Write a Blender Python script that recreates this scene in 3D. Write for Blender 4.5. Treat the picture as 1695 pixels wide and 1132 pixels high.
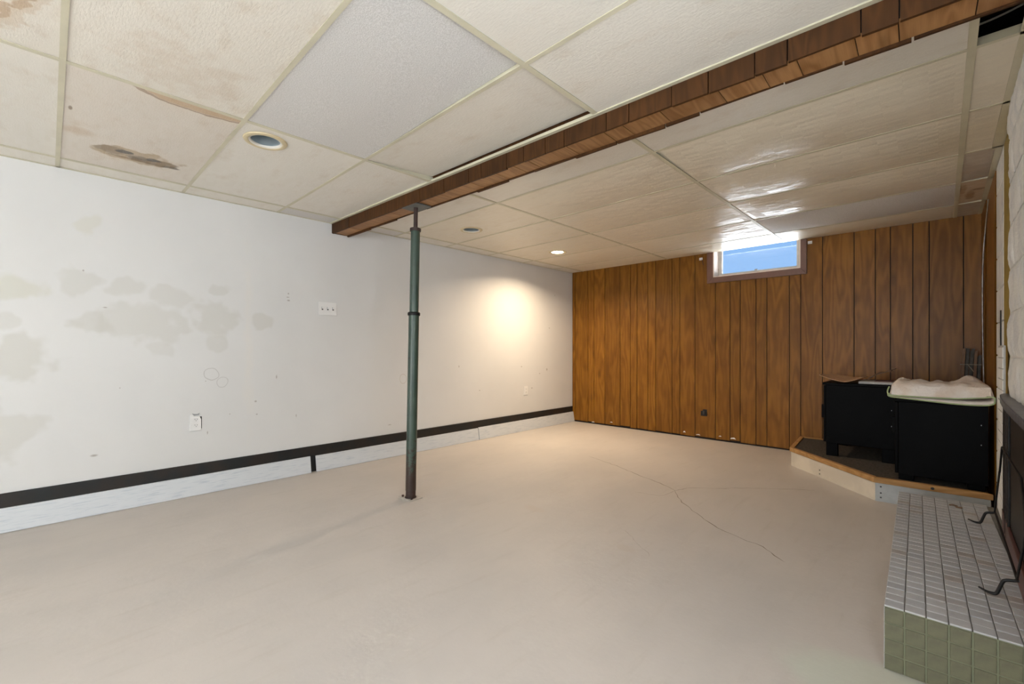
import bpy, bmesh, math, random
from mathutils import Vector, Matrix, noise
random.seed(7)
for o in list(bpy.data.objects): bpy.data.objects.remove(o, do_unlink=True)
SC = bpy.context.scene
COL = SC.collection
H = 2.0994          # ceiling height
YB = 5.119          # back wall
XR = 4.03           # right wall
YR = -3.2           # rear wall, behind the camera

# ------------------------------------------------------------------ camera, world, sun, added fill lights, exposure
cd = bpy.data.cameras.new('camera'); cam = bpy.data.objects.new('camera', cd); COL.objects.link(cam)
cam.location = (3.7821, -0.0483, 1.0174)
cam.rotation_euler = (math.pi/2, 0, 0.7664)
cd.sensor_fit = 'HORIZONTAL'; cd.sensor_width = 36.0
cd.lens = 738.85/1695*36.0
cd.shift_y = 12.0/1695
cd.clip_start = 0.02
SC.camera = cam

world = bpy.data.worlds.new('world'); SC.world = world; world.use_nodes = True
wn = world.node_tree; wn.nodes.clear()
w_out = wn.nodes.new('ShaderNodeOutputWorld'); w_bg = wn.nodes.new('ShaderNodeBackground')
w_tc = wn.nodes.new('ShaderNodeTexCoord'); w_sep = wn.nodes.new('ShaderNodeSeparateXYZ'); w_rmp = wn.nodes.new('ShaderNodeValToRGB')
wn.links.new(w_tc.outputs['Generated'], w_sep.inputs[0]); wn.links.new(w_sep.outputs['Z'], w_rmp.inputs[0])
w_rmp.color_ramp.elements[0].color = (0.20, 0.345, 0.56, 1); w_rmp.color_ramp.elements[0].position = 0.0
w_rmp.color_ramp.elements[1].color = (0.10, 0.23, 0.50, 1); w_rmp.color_ramp.elements[1].position = 0.7
wn.links.new(w_rmp.outputs[0], w_bg.inputs['Color']); w_bg.inputs['Strength'].default_value = 1.0
wn.links.new(w_bg.outputs[0], w_out.inputs[0])

sd = bpy.data.lights.new('sun', 'SUN'); sd.energy = 100.0; sd.angle = 0.01; sd.color = (0.88, 0.94, 1.0)
sun = bpy.data.objects.new('sun', sd); COL.objects.link(sun)
sun.rotation_euler = (math.radians(18), 0, math.radians(-12))      # shines away from the back wall, onto the ground outside

def area(name, loc, rot, sx, sy, power, color):
    d = bpy.data.lights.new(name, 'AREA'); d.shape = 'RECTANGLE'; d.size = sx; d.size_y = sy; d.energy = power; d.color = color
    o = bpy.data.objects.new(name, d); COL.objects.link(o); o.location = loc; o.rotation_euler = rot
    return o
# added fill light, set at an unseen glazed opening behind the camera
area('added_rear_fill', (2.9, YR+0.06, 1.25), (math.radians(90), 0, 0), 1.9, 1.5, 40, (0.92, 0.965, 1.0))

# added fill light, set at an unseen added window beside the viewer
area('added_side_fill', (XR-.012, .55, 1.38), (0, math.radians(90), 0), .95, 1.25, 15, (0.86, 0.94, 1.0))

SC.view_settings.view_transform = 'Standard'; SC.view_settings.look = 'None'
SC.view_settings.gamma = 1.0; SC.view_settings.use_curve_mapping = False
SC.view_settings.exposure = 0.92

# ------------------------------------------------------------------ material helpers
def newmat(name):
    m = bpy.data.materials.new(name); m.use_nodes = True
    nt = m.node_tree; b = nt.nodes['Principled BSDF']
    return m, nt, b
def nd(nt, t, ins=None, **props):
    n = nt.nodes.new(t)
    for k, v in props.items(): setattr(n, k, v)
    for k, v in (ins or {}).items():
        s = n.inputs[k]
        if isinstance(v, bpy.types.NodeSocket): nt.links.new(v, s)
        else: s.default_value = v
    return n
def math_(nt, op, a, b=0.0, c=0.0, clamp=False):
    n = nd(nt, 'ShaderNodeMath', operation=op, use_clamp=clamp)
    for i, v in enumerate((a, b, c)):
        if isinstance(v, bpy.types.NodeSocket): nt.links.new(v, n.inputs[i])
        else: n.inputs[i].default_value = v
    return n.outputs[0]
def vmath(nt, op, a, b=(0, 0, 0)):
    n = nd(nt, 'ShaderNodeVectorMath', operation=op)
    for i, v in enumerate((a, b)):
        if isinstance(v, bpy.types.NodeSocket): nt.links.new(v, n.inputs[i])
        else: n.inputs[i].default_value = v
    return n
def c4(c): return (c[0], c[1], c[2], 1.0)
def mix(nt, fac, a, b):
    n = nd(nt, 'ShaderNodeMix', data_type='RGBA')
    for s, v in ((n.inputs[0], fac), (n.inputs[6], a), (n.inputs[7], b)):
        if isinstance(v, bpy.types.NodeSocket): nt.links.new(v, s)
        elif isinstance(v, (int, float)): s.default_value = v
        else: s.default_value = c4(v)
    return n.outputs[2]
def sstep(nt, v, lo, hi):
    n = nd(nt, 'ShaderNodeMapRange', {'Value': v, 'From Min': lo, 'From Max': hi}, interpolation_type='SMOOTHSTEP')
    return n.outputs[0]
def objco(nt): return nd(nt, 'ShaderNodeTexCoord').outputs['Object']
def noise_(nt, vec, scale, detail=3, rough=.55, dist=0.0):
    return nd(nt, 'ShaderNodeTexNoise', {'Vector': vec, 'Scale': scale, 'Detail': detail, 'Roughness': rough, 'Distortion': dist}).outputs['Fac']
def bump(nt, b, h, strength=.2, dist=.01):
    n = nd(nt, 'ShaderNodeBump', {'Height': h, 'Strength': strength, 'Distance': dist}); nt.links.new(n.outputs[0], b.inputs['Normal'])
def setc(nt, b, c):
    if isinstance(c, bpy.types.NodeSocket): nt.links.new(c, b.inputs['Base Color'])
    else: b.inputs['Base Color'].default_value = c4(c)
def simple(name, c, rough=.6, metal=0.0, var=.12, vscale=8.0, bmp=0.0, bscale=60.0, spec=.5, c2=None):
    m, nt, b = newmat(name); co = objco(nt)
    d = c2 or tuple(x*(1-var) for x in c)
    n = sstep(nt, noise_(nt, co, vscale, 4), .35, .65)
    setc(nt, b, mix(nt, n, c, d))
    b.inputs['Roughness'].default_value = rough; b.inputs['Metallic'].default_value = metal
    b.inputs['Specular IOR Level'].default_value = spec
    if bmp: bump(nt, b, noise_(nt, co, bscale, 4), bmp)
    return m
def patches(nt, co, base, items, nscale=9.0):
    """stains and repaired spots with a shape of their own: (centre, radii, colour, strength, softness, ring, wobble)"""
    nv = nd(nt, 'ShaderNodeTexNoise', {'Vector': co, 'Scale': nscale, 'Detail': 2.5})
    off = vmath(nt, 'SUBTRACT', nv.outputs['Color'], (.5, .5, .5)).outputs[0]
    col = base
    for (c, r, colr, st, soft, ring, wob) in items:
        p = vmath(nt, 'MULTIPLY', vmath(nt, 'SUBTRACT', co, c).outputs[0], tuple(1.0/x for x in r)).outputs[0]
        sc = nd(nt, 'ShaderNodeVectorMath', operation='SCALE'); nt.links.new(off, sc.inputs[0]); sc.inputs['Scale'].default_value = wob
        p = vmath(nt, 'ADD', p, sc.outputs[0]).outputs[0]
        ln = vmath(nt, 'LENGTH', p).outputs['Value']
        if ring: ln = math_(nt, 'ADD', math_(nt, 'MULTIPLY', math_(nt, 'ABSOLUTE', math_(nt, 'SUBTRACT', ln, 1.0)), 1.0/ring), 0.0)
        mk = math_(nt, 'MULTIPLY', math_(nt, 'SUBTRACT', 1.0, sstep(nt, ln, 1.0-soft, 1.0+soft*.2)), st)
        col = mix(nt, mk, col, colr)
    return col

# ------------------------------------------------------------------ mesh helpers
def mesh_obj(name, verts, faces, m=None, parent=None, smooth=False, loc=(0, 0, 0), rz=0.0):
    me = bpy.data.meshes.new(name); me.from_pydata([tuple(v) for v in verts], [], faces); me.update()
    bm = bmesh.new(); bm.from_mesh(me); bmesh.ops.recalc_face_normals(bm, faces=bm.faces); bm.to_mesh(me); bm.free()
    if smooth:
        for p in me.polygons: p.use_smooth = True
        me.set_sharp_from_angle(angle=math.radians(42))
    return link(name, me, m, parent, loc, rz)
def link(name, me, m=None, parent=None, loc=(0, 0, 0), rz=0.0):
    if m and not me.materials: me.materials.append(m)
    o = bpy.data.objects.new(name, me); COL.objects.link(o); o.location = loc; o.rotation_euler = (0, 0, rz)
    if parent: o.parent = parent
    return o
def bmo(name, bm, m, parent=None, smooth=False, loc=(0, 0, 0), rz=0.0):
    bmesh.ops.recalc_face_normals(bm, faces=bm.faces)
    me = bpy.data.meshes.new(name); bm.to_mesh(me); bm.free()
    if smooth:
        for p in me.polygons: p.use_smooth = True
        me.set_sharp_from_angle(angle=math.radians(42))
    return link(name, me, m, parent, loc, rz)
def addbox(bm, x0, x1, y0, y1, z0, z1, bev=0.0):
    vs = [bm.verts.new((x, y, z)) for z in (z0, z1) for (x, y) in ((x0, y0), (x1, y0), (x1, y1), (x0, y1))]
    fs = [bm.faces.new([vs[i] for i in f]) for f in ((0, 3, 2, 1), (4, 5, 6, 7), (0, 1, 5, 4), (1, 2, 6, 5), (2, 3, 7, 6), (3, 0, 4, 7))]
    if bev:
        es = list({e for f in fs for e in f.edges})
        bmesh.ops.bevel(bm, geom=es, offset=bev, segments=1, affect='EDGES')
def box(name, x0, x1, y0, y1, z0, z1, m, parent=None, bev=0.0, loc=(0, 0, 0), rz=0.0):
    bm = bmesh.new(); addbox(bm, x0, x1, y0, y1, z0, z1, bev); return bmo(name, bm, m, parent, False, loc, rz)
def prism(name, pts, axis, a, b, m, parent=None, bev=0.0):
    """extrude a 2D outline: axis 'z' pts=(x,y); axis 'y' pts=(x,z); axis 'x' pts=(y,z)"""
    def P(p, t): return {'z': (p[0], p[1], t), 'y': (p[0], t, p[1]), 'x': (t, p[0], p[1])}[axis]
    n = len(pts); v = [P(p, a) for p in pts]+[P(p, b) for p in pts]
    f = [list(range(n)), list(range(n, 2*n))]+[[i, (i+1) % n, n+(i+1) % n, n+i] for i in range(n)]
    o = mesh_obj(name, v, f, m, parent)
    if bev:
        bm = bmesh.new(); bm.from_mesh(o.data); bmesh.ops.bevel(bm, geom=list(bm.edges), offset=bev, segments=1, affect='EDGES'); bm.to_mesh(o.data); bm.free()
    return o
def addtube(bm, pts, r, seg=8, cap=True):
    pts = [Vector(p) for p in pts]; rings = []
    rr = r if isinstance(r, (list, tuple)) else [r]*len(pts)
    up = Vector((0, 0, 1)); prev = None
    for i, p in enumerate(pts):
        t = (pts[min(i+1, len(pts)-1)]-pts[max(i-1, 0)]).normalized()
        if prev is None:
            a = t.cross(up)
            if a.length < .05: a = t.cross(Vector((1, 0, 0)))
            a.normalize()
        else:
            a = (prev-t*prev.dot(t)).normalized()
        prev = a; bb = t.cross(a)
        rings.append([bm.verts.new(p+(a*math.cos(2*math.pi*k/seg)+bb*math.sin(2*math.pi*k/seg))*rr[i]) for k in range(seg)])
    for i in range(len(rings)-1):
        for k in range(seg): bm.faces.new((rings[i][k], rings[i][(k+1) % seg], rings[i+1][(k+1) % seg], rings[i+1][k]))
    if cap: bm.faces.new(rings[0][::-1]); bm.faces.new(rings[-1])
def tube(name, pts, r, m, parent=None, seg=8): 
    bm = bmesh.new(); addtube(bm, pts, r, seg); return bmo(name, bm, m, parent, True)
def curve_pts(pts, n=6):
    """Catmull-Rom through points"""
    P = [Vector(p) for p in pts]; P = [P[0]*2-P[1]]+P+[P[-1]*2-P[-2]]; out = []
    for i in range(1, len(P)-2):
        for k in range(n):
            t = k/n; a, b, c, d = P[i-1:i+3]
            out.append(.5*((2*b)+(c-a)*t+(2*a-5*b+4*c-d)*t*t+(3*b-a-3*c+d)*t**3))
    out.append(P[-2]); return out
def lathe(name, prof, m, parent=None, seg=32, loc=(0, 0, 0), smooth=True):
    v = []; f = []; n = len(prof)
    for k in range(seg):
        a = 2*math.pi*k/seg
        for (r, z) in prof: v.append((r*math.cos(a), r*math.sin(a), z))
    for k in range(seg):
        for i in range(n-1):
            a = k*n+i; b = ((k+1) % seg)*n+i; f.append((a, b, b+1, a+1))
    o = mesh_obj(name, v, f, m, parent, smooth, loc); return o
def thing(name, label, cat, loc=(0, 0, 0), rz=0.0, group=None):
    o = bpy.data.objects.new(name, None); COL.objects.link(o); o.location = loc; o.rotation_euler = (0, 0, rz)
    o.empty_display_size = .1
    return tag(o, label, cat, group)
def tag(o, label, cat, group=None):
    o['label'] = label; o['category'] = cat
    if group: o['group'] = group
    return o
def struct(o, label=None):
    o['kind'] = 'structure'
    if label: o['label'] = label
    return o

# ------------------------------------------------------------------ materials
def wood_mat(name, dark, light, rough=.38, gscale=1.0, axis='z', figure=.52):
    m, nt, b = newmat(name); co = objco(nt)
    rnd = nd(nt, 'ShaderNodeObjectInfo').outputs['Random']
    sh = nd(nt, 'ShaderNodeCombineXYZ', {'X': math_(nt, 'MULTIPLY', rnd, 37.0), 'Y': math_(nt, 'MULTIPLY', rnd, 13.0), 'Z': math_(nt, 'MULTIPLY', rnd, 51.0)}).outputs[0]
    st = {'z': (1, 1, .13), 'x': (.13, 1, 1), 'y': (1, .13, 1)}[axis]
    v0 = vmath(nt, 'ADD', co, sh).outputs[0]
    v = vmath(nt, 'MULTIPLY', v0, st).outputs[0]
    warp = noise_(nt, v, 7.0*gscale, 2, .5)                      # contour lines of a stretched noise give cathedral figure
    rings = math_(nt, 'ABSOLUTE', math_(nt, 'SUBTRACT', math_(nt, 'FRACT', math_(nt, 'MULTIPLY', warp, 8.0)), .5))
    rings = math_(nt, 'MULTIPLY', rings, 2.0)
    fine = noise_(nt, vmath(nt, 'MULTIPLY', v0, tuple(.03 if x < 1 else 1 for x in st)).outputs[0], 260.0*gscale, 2)
    blot = sstep(nt, noise_(nt, vmath(nt, 'MULTIPLY', v0, tuple(.45 if x < 1 else 1 for x in st)).outputs[0], 9.0, 3), .38, .72)
    f = math_(nt, 'ADD', math_(nt, 'MULTIPLY', sstep(nt, rings, 0, 1.0), figure), math_(nt, 'MULTIPLY', fine, 1.0-figure))
    f = math_(nt, 'SUBTRACT', f, math_(nt, 'MULTIPLY', blot, .35), clamp=True)
    c = mix(nt, f, dark, light)
    tint = mix(nt, rnd, (.84, .82, .8), (1.08, 1.06, 1.02))
    mul = nd(nt, 'ShaderNodeMix', data_type='RGBA', blend_type='MULTIPLY'); mul.inputs[0].default_value = 1.0
    nt.links.new(c, mul.inputs[6]); nt.links.new(tint, mul.inputs[7])
    kn = nd(nt, 'ShaderNodeTexVoronoi', {'Vector': vmath(nt, 'MULTIPLY', v0, tuple(.35 if x < 1 else 1 for x in st)).outputs[0], 'Scale': 4.0}).outputs['Distance']
    kmask = math_(nt, 'MULTIPLY', math_(nt, 'SUBTRACT', 1.0, sstep(nt, kn, .03, .13)), .55)
    setc(nt, b, mix(nt, kmask, mul.outputs[2], tuple(x*.45 for x in dark)))
    b.inputs['Roughness'].default_value = rough; b.inputs['Specular IOR Level'].default_value = .22
    bump(nt, b, fine, .06, .002)
    return m
M = {}
M['panel_wood'] = wood_mat('panel_wood', (.165, .064, .006), (.285, .128, .016), .40)
M['beam_wood_shaded'] = wood_mat('beam_wood_shaded', (.046, .0175, .004), (.088, .034, .008), .6, 1.6)  # darker copy of the beam wood: shade on its sides put into the colour
M['beam_wood_lit'] = wood_mat('beam_wood_lit', (.24, .115, .042), (.42, .23, .10), .45, 1.6, 'y')  # lighter copy of the same wood: floor bounce light put into the colour
M['lip_wood'] = wood_mat('lip_wood', (.36, .19, .065), (.55, .32, .13), .5, 1.0, 'x')
M['dark_gap'] = simple('dark_gap', (.012, .009, .007), .9)
M['plenum'] = simple('plenum', (.006, .006, .006), .95, spec=.1)
M['trim_brown'] = simple('trim_brown', (.17, .085, .06), .35, vscale=12)
M['grid'] = simple('grid', (.62, .575, .425), .45, var=.1, vscale=5)
M['white_paint'] = simple('white_paint', (.80, .78, .74), .5, var=.05)
M['sash_paint'] = simple('sash_paint', (.62, .58, .52), .45, var=.12, vscale=20)
M['jamb_paint'] = simple('jamb_paint', (.78, .66, .57), .45, var=.08)
M['black_lacquer'] = simple('black_lacquer', (.0012, .0011, .0012), .5, var=.3, spec=.06)
M['black_iron'] = simple('black_iron', (.012, .011, .011), .5, metal=.4, var=.4, vscale=40, bmp=.15, bscale=120)
M['carpet'] = simple('carpet', (.105, .090, .075), .95, var=.35, vscale=60, bmp=.4, bscale=300, spec=.1)
M['plastic'] = simple('plastic', (.82, .81, .79), .35, var=.03)
M['slot_dark'] = simple('slot_dark', (.03, .03, .03), .6)
M['brass'] = simple('brass', (.28, .16, .06), .4, metal=.7)
M['steel'] = simple('steel', (.45, .46, .48), .3, metal=1.0, var=.3, vscale=30)
M['mustard'] = simple('mustard', (.34, .235, .035), .7, var=.2, vscale=14, bmp=.2, bscale=50)
M['cardboard'] = simple('cardboard', (.52, .32, .18), .8, var=.15, vscale=14)
M['card_dark'] = simple('card_dark', (.20, .115, .065), .8, var=.2, vscale=14)
M['lid'] = simple('lid', (.46, .44, .41), .5, var=.12, vscale=20)
M['magenta'] = simple('magenta', (.22, .10, .11), .6)
M['slat'] = simple('slat', (.085, .075, .062), .75, var=.45, vscale=18)
M['string'] = simple('string', (.28, .24, .18), .9)
M['piping'] = simple('piping', (.42, .50, .26), .7, var=.15)
M['shelf_slate'] = simple('shelf_slate', (.115, .115, .13), .38, var=.45, vscale=25, bmp=.2, bscale=60)
M['red_rail'] = simple('red_rail', (.13, .055, .045), .4, var=.25, vscale=20)
M['metal_bracket'] = simple('metal_bracket', (.42, .43, .42), .5, metal=.2, var=.12, vscale=18)
M['can_ring'] = simple('can_ring', (.66, .55, .34), .45, var=.12)
M['can_lip'] = simple('can_lip', (.78, .74, .66), .4, var=.05)
M['can_inner'] = simple('can_inner', (.40, .47, .50), .3, metal=.35, var=.1)
M['wire'] = simple('wire', (.62, .55, .45), .5)
M['stud'] = simple('stud', (.75, .76, .78), .3, metal=.8)
M['grout'] = simple('grout', (.24, .225, .20), .9, var=.2)

def tile_mat(name, kind='embossed', stains=None, base=(.76, .71, .62), bwn=.4, cells=0.0):
    m, nt, b = newmat(name); co = objco(nt)
    rnd = nd(nt, 'ShaderNodeObjectInfo').outputs['Random']
    sh = nd(nt, 'ShaderNodeCombineXYZ', {'X': math_(nt, 'MULTIPLY', rnd, 23.0), 'Y': math_(nt, 'MULTIPLY', rnd, 41.0)}).outputs[0]
    v = vmath(nt, 'ADD', co, sh).outputs[0]
    if kind == 'speckled':
        s = noise_(nt, v, 220.0, 2, .7)
        c = mix(nt, sstep(nt, s, .42, .62), (.60, .58, .55), (.72, .70, .675))
        setc(nt, b, c); b.inputs['Roughness'].default_value = .75
        bump(nt, b, s, .35, .004); return m
    mott = sstep(nt, noise_(nt, vmath(nt, 'MULTIPLY', v, (1, 1.7, 1)).outputs[0], 5.5, 5, .62), .50, .80)
    spots = sstep(nt, noise_(nt, v, 26.0, 3, .6), .66, .80)
    c = mix(nt, math_(nt, 'MULTIPLY', mott, bwn), base, (.50, .375, .24))
    c = mix(nt, math_(nt, 'MULTIPLY', math_(nt, 'MULTIPLY', spots, mott), .5), c, (.40, .29, .17))
    if stains: c = patches(nt, co, c, stains, 14.0)
    setc(nt, b, c)
    # pressed pattern: courses of short ripples
    cell = nd(nt, 'ShaderNodeTexWhiteNoise', {'Vector': vmath(nt, 'FLOOR', vmath(nt, 'MULTIPLY', v, (13.0, 46.0, 0)).outputs[0]).outputs[0]}, noise_dimensions='2D').outputs['Value']
    rip = noise_(nt, vmath(nt, 'MULTIPLY', v, (40.0, 150.0, 1)).outputs[0], 1.0, 2, .5, .6)
    rip2 = noise_(nt, vmath(nt, 'MULTIPLY', v, (170.0, 45.0, 1)).outputs[0], 1.0, 2, .5)
    hgt = math_(nt, 'ADD', rip, math_(nt, 'MULTIPLY', rip2, 1.0))
    nt.links.new(nd(nt, 'ShaderNodeMapRange', {'Value': cell, 'To Min': .28, 'To Max': .50}).outputs[0], b.inputs['Roughness'])
    if cells:
        q = vmath(nt, 'FRACTION', vmath(nt, 'MULTIPLY', v, (13.0, 46.0, 0)).outputs[0]).outputs[0]
        qs = nd(nt, 'ShaderNodeSeparateXYZ', {0: q}); c2 = math_(nt, 'FRACT', math_(nt, 'MULTIPLY', cell, 17.3))
        tx_ = math_(nt, 'MULTIPLY', math_(nt, 'MULTIPLY', math_(nt, 'SUBTRACT', c2, .5), qs.outputs[0]), 5.0*cells)
        ty_ = math_(nt, 'MULTIPLY', math_(nt, 'MULTIPLY', math_(nt, 'SUBTRACT', cell, .5), qs.outputs[1]), 1.6*cells)
        hgt = math_(nt, 'ADD', math_(nt, 'MULTIPLY', hgt, .5), math_(nt, 'ADD', tx_, ty_))
    b.inputs['Specular IOR Level'].default_value = .5
    bump(nt, b, hgt, .34, .003)
    return m
M['tile_plain'] = tile_mat('tile_plain', base=(.76, .72, .64), bwn=.30)
M['tile_cream'] = tile_mat('tile_cream', base=(.77, .70, .57), bwn=.26, cells=1.0)
M['tile_speckled'] = tile_mat('tile_speckled', 'speckled')

# left wall paint with filler patches and scuffs
def wall_paint():
    m, nt, b = newmat('wall_paint'); co = objco(nt)
    n = sstep(nt, noise_(nt, co, 1.3, 3), .3, .7)
    base = mix(nt, n, (.715, .710, .695), (.68, .675, .66))
    fil = (.575, .56, .51); it = []
    def P(y, z, ry, rz, st=.45, c=fil, soft=.35, ring=0, wob=2.2): it.append(((0, y, z), (1.0, ry*1.05, rz*1.1), c, st, soft, ring, wob))
    P(.058, 1.44, .11, .085); P(.31, 1.435, .12, .075); P(-.20, 1.36, .13, .075, .6, (.60, .59, .50)); P(-.16, .95, .14, .15, .6)
    P(.36, 1.19, .27, .12); P(.56, 1.36, .13, .075, .4); P(.79, 1.235, .15, .12, .5); P(1.10, 1.23, .075, .055, .5)
    P(.80, 1.46, .07, .055, .45); P(.13, 1.77, .07, .06, .4, (.62, .60, .50)); P(-.22, .56, .16, .14, .5); P(.14, 1.18, .10, .08, .5)
    P(.80, 1.07, .06, .06, .4); P(-.22, 1.17, .08, .05, .4)
    P(1.0, .95, .04, .8, .15, (.80, .72, .60), .9); P(.48, 1.02, .07, .05, .3)
    dk = (.22, .17, .13)
    for (y, z, ry, rz) in ((1.29, 1.465, .010, .012), (1.285, 1.435, .020, .006), (1.29, 1.41, .020, .010), (.10, 1.50, .008, .010), (.20, 1.28, .02, .006), (.27, .77, .006, .006), (.73, .79, .006, .006),
                         (.15, .36, .03, .012), (1.20, .80, .008, .025), (1.05, .62, .014, .012), (1.06, .52, .012, .008), (.88, .54, .006, .006), (1.35, .48, .006, .02), (.74, .42, .006, .02),
                         (2.20, .30, .03, .006), (3.35, .55, .015, .010), (4.05, .80, .02, .012), (4.4, .70, .02, .010), (4.55, .75, .02, .03), (4.6, 1.3, .015, .012), (4.72, 1.75, .01, .012), (4.25, .52, .02, .015), (3.05, .83, .012, .02)):
        P(y, z, ry*.7, rz*.7, .6, dk, .8, 0, 1.0)
    P(.765, .835, .036, .040, .55, (.45, .43, .41), .6, .09, 1.2); P(.83, .775, .034, .036, .5, (.45, .43, .41), .6, .09, 1.2)
    P(2.35, .73, .035, .04, .5, (.5, .44, .38), .5, .10, .25)
    setc(nt, b, patches(nt, co, base, it, 7.0))
    b.inputs['Roughness'].default_value = .55; b.inputs['Specular IOR Level'].default_value = .35
    bump(nt, b, noise_(nt, co, 45.0, 3), .05, .004)
    return m
M['wall_paint'] = wall_paint()
def floor_paint():
    m, nt, b = newmat('floor_paint'); co = objco(nt)
    n1 = sstep(nt, noise_(nt, vmath(nt, 'MULTIPLY', co, (1, .6, 1)).outputs[0], 2.2, 4, .6), .35, .7)
    c = mix(nt, n1, (.575, .525, .478), (.532, .490, .450))
    streak = sstep(nt, noise_(nt, vmath(nt, 'MULTIPLY', co, (7.0, 1.0, 1)).outputs[0], 3.0, 4, .6), .52, .75)
    c = mix(nt, math_(nt, 'MULTIPLY', streak, .35), c, (.48, .43, .375))
    chips = sstep(nt, noise_(nt, co, 34.0, 3, .6), .73, .77)
    zone = sstep(nt, noise_(nt, co, 2.1, 2), .50, .62)
    c = mix(nt, math_(nt, 'MULTIPLY', math_(nt, 'MULTIPLY', chips, zone), .8), c, (.36, .30, .25))
    it = [((3.66, 1.66, 0), (.30, .17, 1), (.58, .62, .52), .6, .4, 0, .5), ((2.62, 2.0, 0), (.06, .04, 1), (.52, .45, .38), .4, .5, 0, 1.0), ((1.9, 2.1, 0), (.10, .05, 1), (.54, .46, .39), .4, .5, 0, 1.0)]
    c = patches(nt, co, c, it, 6.0)
    setc(nt, b, c); b.inputs['Roughness'].default_value = .5; b.inputs['Specular IOR Level'].default_value = .35
    h = math_(nt, 'ADD', noise_(nt, co, 5.0, 4, .6), math_(nt, 'MULTIPLY', noise_(nt, co, 60.0, 3, .6), .12))
    bump(nt, b, h, .16, .02)
    return m
M['floor_paint'] = floor_paint()
def board_paint_sky_tint():
    m, nt, b = newmat('board_paint_sky_tint'); co = objco(nt)
    s = sstep(nt, noise_(nt, vmath(nt, 'MULTIPLY', co, (1, 2.0, 26)).outputs[0], 4.0, 4, .65), .50, .68)
    setc(nt, b, mix(nt, math_(nt, 'MULTIPLY', s, .6), (.64, .665, .69), (.42, .47, .53)))  # blue-grey cast of reflected daylight put into the colour of white boards
    b.inputs['Roughness'].default_value = .4; return m
M['board_paint_sky_tint'] = board_paint_sky_tint()
M['board_dark'] = simple('board_dark', (.006, .0085, .010), .5, var=.2, vscale=6, c2=(.018, .012, .009))
def post_paint():
    m, nt, b = newmat('post_paint'); co = objco(nt)
    z = nd(nt, 'ShaderNodeSeparateXYZ', {0: co}).outputs[2]
    rust = noise_(nt, co, 38.0, 5, .7)
    low = math_(nt, 'SUBTRACT', 1.0, sstep(nt, z, .05, .55))
    mk = sstep(nt, math_(nt, 'ADD', rust, math_(nt, 'MULTIPLY', low, .30)), .62, .72)
    c = mix(nt, sstep(nt, noise_(nt, co, 6.0, 3), .3, .7), (.050, .080, .058), (.036, .060, .045))
    setc(nt, b, mix(nt, mk, c, (.035, .018, .012))); b.inputs['Roughness'].default_value = .36; return m
M['post_paint'] = post_paint()
M['post_rust'] = simple('post_rust', (.045, .022, .016), .6, var=.4, vscale=40)
M['plate_grey'] = simple('plate_grey', (.13, .13, .12), .6, var=.2)
M['plate_white'] = simple('plate_white', (.55, .50, .44), .6, var=.2, vscale=30)
def block_paint():
    m, nt, b = newmat('block_paint'); co = objco(nt)
    n = noise_(nt, co, 26.0, 5, .7); g = sstep(nt, noise_(nt, co, 9.0, 3), .42, .62)
    c = mix(nt, g, (.80, .79, .76), (.70, .70, .695))
    c = mix(nt, math_(nt, 'MULTIPLY', sstep(nt, n, .62, .78), .3), c, (.50, .50, .50))
    setc(nt, b, c); b.inputs['Roughness'].default_value = .7; bump(nt, b, noise_(nt, co, 90.0, 4, .7), .4, .01); return m
M['block_paint'] = block_paint()
def hearth_tile():
    m, nt, b = newmat('hearth_tile'); co = objco(nt)
    rnd = nd(nt, 'ShaderNodeObjectInfo').outputs['Random']
    c = mix(nt, rnd, (.52, .515, .52), (.44, .445, .46))
    c = mix(nt, math_(nt, 'MULTIPLY', sstep(nt, rnd, .86, .98), .5), c, (.40, .32, .25))
    setc(nt, b, c); b.inputs['Roughness'].default_value = .35; return m
M['hearth_tile'] = hearth_tile()
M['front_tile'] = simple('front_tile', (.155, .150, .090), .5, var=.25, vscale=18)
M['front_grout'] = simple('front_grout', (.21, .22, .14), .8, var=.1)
def pad_mat():
    m, nt, b = newmat('pad_cloth'); co = objco(nt)
    setc(nt, b, mix(nt, sstep(nt, noise_(nt, co, 7.0, 3), .4, .65), (.82, .75, .69), (.72, .60, .50)))
    b.inputs['Roughness'].default_value = .85
    bump(nt, b, noise_(nt, vmath(nt, 'MULTIPLY', co, (1, 1, .6)).outputs[0], 34.0, 3, .6, 1.0), .5, .012); return m
M['pad'] = pad_mat()
def emis(name, c, s):
    m, nt, b = newmat(name); setc(nt, b, c); b.inputs['Emission Color'].default_value = c4(c); b.inputs['Emission Strength'].default_value = s; return m
M['bulb'] = emis('bulb', (1.0, .86, .66), 14.0)
def glass():
    m, nt, b = newmat('pane_glass'); nt.nodes.remove(b)
    o = nt.nodes['Material Output']; t = nd(nt, 'ShaderNodeBsdfTransparent'); g = nd(nt, 'ShaderNodeBsdfGlossy', {'Roughness': .02})
    mx = nd(nt, 'ShaderNodeMixShader', {0: .06}); nt.links.new(t.outputs[0], mx.inputs[1]); nt.links.new(g.outputs[0], mx.inputs[2]); nt.links.new(mx.outputs[0], o.inputs[0])
    return m
M['glass'] = glass()
M['ground'] = simple('ground', (.80, .80, .79), .9, var=.05)
M['outer'] = simple('outer', (.3, .3, .3), .9)

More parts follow.
